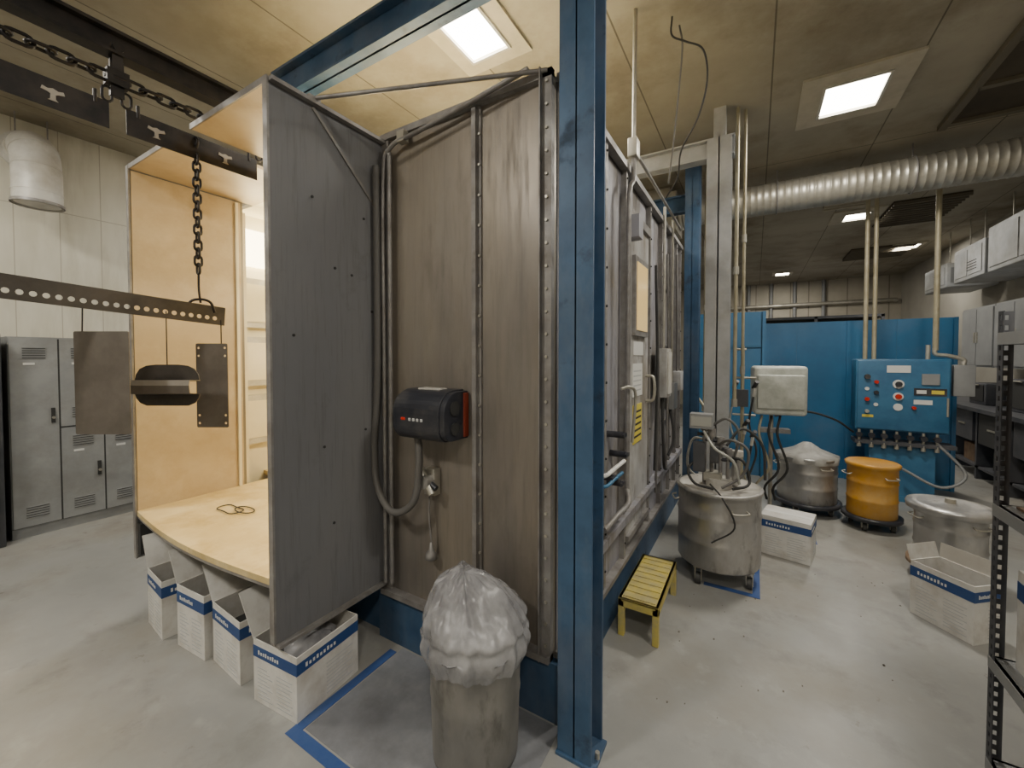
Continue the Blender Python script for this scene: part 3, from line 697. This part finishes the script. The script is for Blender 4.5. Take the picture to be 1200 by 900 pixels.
# ---------------------------------------------------------------- covered controller
b=B('covered_spray_controller')
cx,cy=.19,4.66
b.M=Matrix.Translation((cx,cy,0))@Matrix.Rotation(math.radians(8),4,'Z')
b.box(-.215,.215,-.13,.13,1.10,1.56,'cover',.03)
b.box(-.19,.19,-.16,-.125,1.16,1.48,'cover',.012)
b.cyl((-.05,0,.06),(-.05,0,1.1),.018,'galv',10);b.box(-.2,.15,-.02,.02,.03,.06,'dark');b.box(-.07,-.03,-.2,.2,.03,.06,'dark')
for X,Y in((-.18,0),(.13,0),(-.05,-.18),(-.05,.18)):b.cyl((X-.01,Y,.03),(X+.01,Y,.03),.03,'caster',12)
b.box(-.15,.1,-.05,.05,.92,.96,'flange')
for k,dx in enumerate((-.13,-.05,.02)):
    b.tube(cr([(dx,-.02,1.08),(dx-.03,-.08,.9),(dx+.05,-.1,.6),(dx-.05,-.05,.4),(dx-.02,.05,.25)],6),.011,'hose' if k else 'pipe',7)
b.done()
b=B('spray_gun_rack')
x,y=-.10,4.42
b.cyl((x,y,0.02),(x,y,1.75),.016,'pipe',10);b.lathe([(0,0),(.12,0),(.12,.02),(.02,.03),(0,.03)],(x,y,0),'dark',24)
b.cyl((x-.08,y,1.45),(x+.11,y,1.45),.01,'galv',8);b.cyl((x-.08,y,1.1),(x+.11,y,1.1),.01,'galv',8);b.cyl((x-.08,y,1.72),(x+.03,y,1.72),.01,'galv',8)
for i,(dx,z) in enumerate(((-.07,1.36),(.09,1.36),(.02,1.0),(.08,.9))):
    b.cyl((x+dx,y-.02,z),(x+dx+.03,y-.08,z+.06),.018,'blk',10);b.cyl((x+dx,y-.02,z-.08),(x+dx+.01,y-.04,z),.014,'white',8)
    b.tube(cr([(x+dx,y-.02,z-.08),(x+dx-.03,y,z-.35),(x+dx+.03,y+.02,z-.6),(x+dx-.03,y,max(.05,z-.85))],6),.009,('hosec','hose','pipe','hose')[i],7)
b.box(x-.06,x+.05,y-.05,y-.01,1.18,1.34,'dark')
b.done()

# ---------------------------------------------------------------- partition, control panel
b=B('blue_partition')
b.box(.12,2.1,7.0,7.05,0,2.13,'cyan');b.box(.12,.17,6.97,7.0,0,2.13,'cyan');b.box(1.05,1.09,6.98,7.0,0,2.13,'cyan');b.box(2.06,2.1,6.97,7.0,0,2.13,'cyan')
b.box(-.8,.12,6.55,6.6,0,2.27,'cyan');b.box(.08,.12,6.5,6.55,0,2.27,'cyan');b.box(-.4,-.37,6.54,6.55,0,2.27,'tankd')
b.box(.09,.12,6.6,7.0,0,2.13,'cyan')
b.box(-.8,.12,6.53,6.62,1.78,1.81,'tankd')
b.box(.5,.505,6.995,7.0,0,2.13,'tankd');b.box(1.55,1.555,6.995,7.0,0,2.13,'tankd')
b.done()
b=B('control_panel')
b.M=Matrix.Translation((1.42,6.3,0))
b.box(-.40,.40,-.12,.14,.80,1.62,'tankd',.012)
b.box(-.385,.385,-.135,-.118,.815,1.605,'tankd',.006)
b.box(-.26,.30,-.08,.14,0,.66,'tankd');b.box(-.28,.32,-.1,.16,.0,.06,'tankd')
b.box(-.40,.45,-.14,.10,.64,.68,'dark')
for k in range(7):
    X=-.36+k*.11;b.cyl((X,-.12,.68),(X,-.12,.8),.014,'galv',8);b.cyl((X,-.15,.74),(X,-.10,.74),.03,'blk',12);b.cyl((X,-.12,.60),(X,-.12,.66),.022,'galv',8)
b.box(-.13,.07,-.14,-.134,1.47,1.55,'paper')
for(X,Z,m,r) in((-.30,1.42,'blk',.028),(-.30,1.28,'paper',.02),(-.30,1.16,'red',.022),(-.22,1.1,'paper',.02),(-.03,1.34,'paper',.05),(-.03,1.34,'blk',.03),(-.03,1.2,'paper',.045),(-.03,1.2,'red',.028),(-.03,1.08,'paper',.04),(-.22,1.36,'red',.02),(-.22,1.24,'blk',.022),(-.30,1.02,'galv',.02),(.1,1.08,'red',.018)):
    b.cyl((X,-.134,Z),(X,-.145 if m=='paper' else -.165,Z),r,m,16)
b.box(.10,.36,-.14,-.134,1.22,1.30,'blk');b.box(.12,.2,-.142,-.14,1.24,1.28,'paper');b.box(.24,.34,-.142,-.14,1.24,1.28,'ylabel')
b.box(.16,.30,-.15,-.134,1.34,1.46,'cab');b.box(-.34,-.24,-.14,-.134,.95,.98,'ylabel');b.box(.1,.25,-.14,-.134,1.12,1.17,'paper')
b.cyl((.37,-.14,1.0),(.37,-.14,1.2),.01,'galv')
b.box(.43,.60,-.06,.08,1.22,1.56,'cab',.008)
for X in(-.30,-.22):b.cyl((X,0,1.62),(X,0,CZ),.022,'pipe',10)
b.cyl((.30,0,1.72),(.30,0,CZ),.026,'pipe',10);b.tube(cr([(.30,0,1.8),(.30,0,1.68),(.4,0,1.66),(.52,0,1.62),(.52,0,1.56)],5),.022,'galv',8)
b.cyl((.24,0,1.62),(.24,0,1.78),.02,'galv',8)
b.tube(cr([(-.4,-.05,.75),(-.6,-.15,.9),(-.9,-.2,.98),(-1.2,-.2,.9)],6),.012,'hose',6)
b.tube(cr([(.3,-.12,.7),(.5,-.2,.4),(.3,-.25,.25),(0,-.2,.4)],6),.015,'cab',7)
b.done()

# ---------------------------------------------------------------- duct, pipes
b=B('spiral_duct')
prof=[];z=0
while z<4.25:
    prof+=[(.178,z),(.178,z+.055),(.182,z+.060),(.182,z+.066)];z+=.07
b.lathe(prof,(-.9,5.9,3.57),'galv',36,axis='x')
for X in(.2,1.4,2.6):
    b.tube([(X,5.9+.188*math.cos(a),3.57+.188*math.sin(a)) for a in [math.pi*2*k/24 for k in range(24)]],.008,'flange',6,closed=True)
    b.cyl((X,5.9,3.75),(X,5.9,CZ),.008,'flange',6)
b.lathe([(.19,0),(.22,.01),(.22,.04),(.19,.05)],(-.9,5.9,3.57),'galv',32,axis='x')
b.box(-1.4,-.9,5.65,6.15,3.3,3.8,'galv');b.box(-1.3,-1.0,5.75,6.05,3.8,CZ,'galv');b.done()
b=B('compressed_air_pipes')
for(x,y,z0,m,r) in((-.16,4.25,1.2,'pipe',.016),(-.10,4.32,1.5,'pipe',.013),(-.62,5.35,1.2,'pipe',.02),(-.52,5.4,1.,'pipe',.018),(-.40,5.5,1.,'pipe',.018)):
    b.cyl((x,y,z0),(x,y,CZ),r,m,10)
    b.cyl((x,y,z0+1.2),(x,y,z0+1.27),r*1.5,'galv',10)
    b.cyl((x,y,z0-.01),(x,y,z0+.06),r*1.6,'galv',10)
b.tube(cr([(-.62,5.35,1.2),(-.5,5.3,1.05),(-.4,5.2,1.0)],5),.018,'pipe',8)
b.done()
b=B('electrical_conduit')
X=XE+.075
b.tube([(X,2.72,CZ),(X,2.70,3.04)],.014,'galv');b.box(X-.03,X+.03,2.66,2.75,2.94,3.06,'galv',.006)
b.tube(cr([(X,2.70,2.95),(X,2.70,2.8),(X,2.62,2.72),(X,2.6,2.5),(X,2.6,1.3),(X,2.6,.7)],6),.016,'flange')
b.tube(cr([(X,2.60,.8),(X+.03,2.52,.74),(X+.03,2.3,.74),(X,2.15,.7)],5),.016,'flange')
b.tube([(X,2.75,3.0),(X,3.1,3.0),(X,3.5,3.0),(X,4.6,3.0)],.012,'flange')
for y,z in((2.42,1.18),(2.38,.9),(2.48,1.05),(2.2,.98)):
    b.cyl((XE,y,z),(XE+.1,y,z),.020,'blk',10);b.box(XE+.1,XE+.112,y-.035,y+.035,z-.010,z+.010,'blk')
b.tube(cr([(XE+.05,2.1,1.0),(XE+.10,2.1,1.02),(XE+.11,2.2,1.03),(XE+.11,2.40,1.03)],4),.012,'paper')
b.tube(cr([(XE+.05,2.1,.95),(XE+.10,2.1,.96),(XE+.11,2.2,.97),(XE+.11,2.36,.97)],4),.010,'tankd')
b.tube(cr([(XE+.06,2.5,1.45),(XE+.1,2.55,1.46),(XE+.12,2.62,1.4),(XE+.1,2.62,1.1)],4),.01,'galv')
b.done(parent=booth)
b=B('utility_boxes')
b.box(XE+.035,XE+.13,3.62,3.82,1.3,1.72,'door',.006);b.box(XE+.13,XE+.14,3.64,3.80,1.33,1.69,'white')
b.box(XE+.035,XE+.12,4.05,4.25,1.15,1.4,'cab',.006);b.box(XE+.035,XE+.12,4.45,4.62,1.3,1.5,'door',.006)
b.cyl((XE+.08,3.74,1.72),(XE+.08,3.74,2.95),.012,'galv',8);b.cyl((XE+.08,4.15,1.4),(XE+.08,4.15,2.95),.012,'galv',8)
b.tube(cr([(XE+.08,3.7,1.3),(XE+.1,3.66,.9),(XE+.1,3.7,.7),(XE+.08,3.9,.62)],5),.012,'hose')
b.tube(cr([(XE+.08,4.1,1.15),(XE+.13,4.0,.9),(XE+.1,3.9,.75)],5),.012,'hose')
for k,(y,z0,z1) in enumerate(((3.5,.7,2.4),(3.55,.5,2.2),(4.0,.6,2.6),(4.5,.7,2.7))):
    b.tube(cr([(XE+.06,y,z0),(XE+.07,y+.03,(z0+z1)/2),(XE+.06,y-.01,z1)],6),.011,('hose','hoseg','flange','hoseg')[k],7)
b.done(parent=booth)
b=B('hanging_cable')
b.tube(cr([(-.50,2.9,CZ),(-.50,2.9,3.78),(-.42,2.95,3.74),(-.32,3.0,3.68),(-.30,3.05,3.5),(-.36,3.1,3.3),(-.48,3.2,3.15),(-.52,3.3,3.0),(-.62,3.4,2.9)],7),.006,'hose',6)
b.tube(cr([(-.47,3.0,CZ),(-.45,3.0,3.75),(-.50,3.2,3.6),(-.57,3.4,3.3),(-.62,3.5,3.05)],7),.006,'hoseg',6)
b.done()

# ---------------------------------------------------------------- right side furniture
b=B('slotted_shelf_rack')
rx0,rx1,ry0,ry1=.79,1.25,1.35,2.27
def slots():
    H=[];z=.04
    while z<1.80:H.append([(.014,z),(.026,z),(.026,z+.018),(.014,z+.018)]);z+=.038
    return H
for X,sx in((rx0,1),(rx1,-1)):
    for Y,sy in((ry0,1),(ry1,-1)):
        b.plate([(0,0),(.04,0),(.04,1.82),(0,1.82)],slots(),.003,frameM((X,Y,0),(0,sy,0),(0,0,1)),'dark')
        b.plate([(0,0),(.04,0),(.04,1.82),(0,1.82)],slots(),.003,frameM((X,Y,0),(sx,0,0),(0,0,1)),'dark')
for z in(.10,.50,1.09,1.74):
    b.box(rx0,rx1,ry0,ry1,z-.006,z,'cab');b.box(rx0-.003,rx0+.012,ry0,ry1,z-.045,z,'cab');b.box(rx1-.012,rx1,ry0,ry1,z-.045,z,'cab')
    b.box(rx0,rx1,ry1-.012,ry1,z-.045,z,'cab');b.box(rx0,rx1,ry0,ry0+.012,z-.045,z,'cab')
b.done()
for(a,z,h) in(((.84,1.16,1.88,2.22),.501,.36),((.84,1.16,1.45,1.8),.501,.33),((.85,1.2,1.5,2.1),.101,.3)):
    carton(*a,h,0,closed=True,name='shelf_carton',z=z)
b=B('metal_parts_stack')
b.box(.83,1.2,1.6,2.22,1.092,1.10,'rust')
for k in range(8):
    b.plate([(0,0),(.34,0),(.34,.46+.04*(k%3)),(0,.46+.04*(k%3))],[circ(.04+.05*i,.05+.06*j,.01,8) for i in range(6) for j in range(7)],.006,frameM((.845,1.63+k*.075,1.101),(1,0,0),(0,.05,1)),('dark','rust','dark')[k%3])
b.done()
b=B('wall_cabinet')
for k in range(4):
    y0=5.0+k*1.0;b.box(2.75,3.39,y0,y0+.98,1.5,2.36,'cab');b.box(2.735,2.75,y0+.02,y0+.48,1.53,2.33,'cab');b.box(2.735,2.75,y0+.5,y0+.96,1.53,2.33,'cab')
    b.box(2.72,2.735,y0+.44,y0+.46,1.85,2.0,'galv');b.box(2.72,2.735,y0+.52,y0+.54,1.85,2.0,'galv')
b.done()
b=B('workbench')
b.box(2.5,3.39,4.4,10.5,.92,.97,'dark')
for k in range(7):
    y0=4.5+k*.85;b.box(2.58,3.35,y0,y0+.05,0,.92,'dark');b.box(2.56,3.35,y0+.08,y0+.75,.5,.9,'slot' if k%2 else 'dark')
    b.box(2.55,2.56,y0+.3,y0+.5,.7,.72,'galv');b.box(2.58,3.35,y0,y0+.8,.15,.18,'dark')
    b.box(2.65,3.1,y0+.12,y0+.6,.18,.42,random.choice(['dark','rust','slot']))
b.done()
for y0,z0,h in((5.2,1.0,.35),(6.0,1.0,.25),(7.1,1.0,.4),(8.2,1.,.3)):
    b=B('bench_tool_box');b.box(2.75,3.2,y0,y0+.5,.972,.972+h,'dark',.01);b.box(2.74,2.75,y0+.05,y0+.45,1.02,.95+h,'slot');b.cyl((2.72,y0+.15,.95+h),(2.72,y0+.35,.95+h),.01,'galv',8);b.done()
def unit(x0,x1,y0,y1,z0,z1):
    b=B('air_handler_unit');b.box(x0,x1,y0,y1,z0,z1,'colw',.015)
    b.box(x0-.01,x0,y0+.06,(y0+y1)/2-.02,z0+.06,z1-.06,'colw');b.box(x0-.01,x0,(y0+y1)/2+.02,y1-.06,z0+.06,z1-.06,'colw')
    for k in range(4):b.box(x0-.014,x0-.01,y0+.2,y0+.5,z0+.12+k*.04,z0+.13+k*.04,'slot')
    b.box(x0+.05,x1-.05,y0-.01,y0,z0+.08,z1-.08,'cab')
    for y in(y0+.1,y1-.1):b.cyl(((x0+x1)/2,y,z1),((x0+x1)/2,y,CZ),.01,'galv',8)
    b.done()
unit(2.6,3.2,6.3,7.8,2.75,3.33);unit(2.7,3.3,8.2,9.2,2.8,3.3);unit(2.7,3.3,9.5,10.5,2.8,3.2)
b=B('far_storage_rack')
for y in(12.,13.2,14.4):
    for x in(-.5,1.2,2.4):b.box(x,x+.06,y,y+.06,0,2.6,'dark')
for z in(.9,1.8,2.55):b.box(-.5,2.46,12.,14.46,z,z+.06,'dark')
for k in range(8):b.box(-.4+k*.34,-.12+k*.34,12.1,12.8,1.86,2.2+.1*(k%3),random.choice(['cab','carton','tankd','rust']))
b.done()
b=B('far_wall_conduits')
for x in(-.2,.4,1.,1.7):b.cyl((x,14.95,0),(x,14.95,CZ),.05,'cab',8)
b.cyl((-.9,14.9,3.2),(3.3,14.9,3.2),.06,'galv',10);b.done()
b=B('floor_debris')
for i in range(40):
    x=random.uniform(-.4,.9);y=random.uniform(1.9,4.2);s=random.uniform(.003,.009)
    b.box(x,x+s,y,y+s*1.5,.0005,.002,'drain')
b.done()

# ---------------------------------------------------------------- world + camera
w=bpy.data.worlds.new('world');scene.world=w;w.use_nodes=True
w.node_tree.nodes['Background'].inputs[0].default_value=(.8,.85,.95,1);w.node_tree.nodes['Background'].inputs[1].default_value=.2
cd=bpy.data.cameras.new('camera');cam=bpy.data.objects.new('camera',cd);scene.collection.objects.link(cam)
cd.sensor_width=36;cd.lens=476/1200*36;cd.clip_start=.05
cd.shift_y=-.0170
cam.location=(0,0,1.65);cam.rotation_euler=(math.radians(90-1.4),0,math.radians(30.9))
scene.camera=cam
print('DONE objects',len(bpy.data.objects))
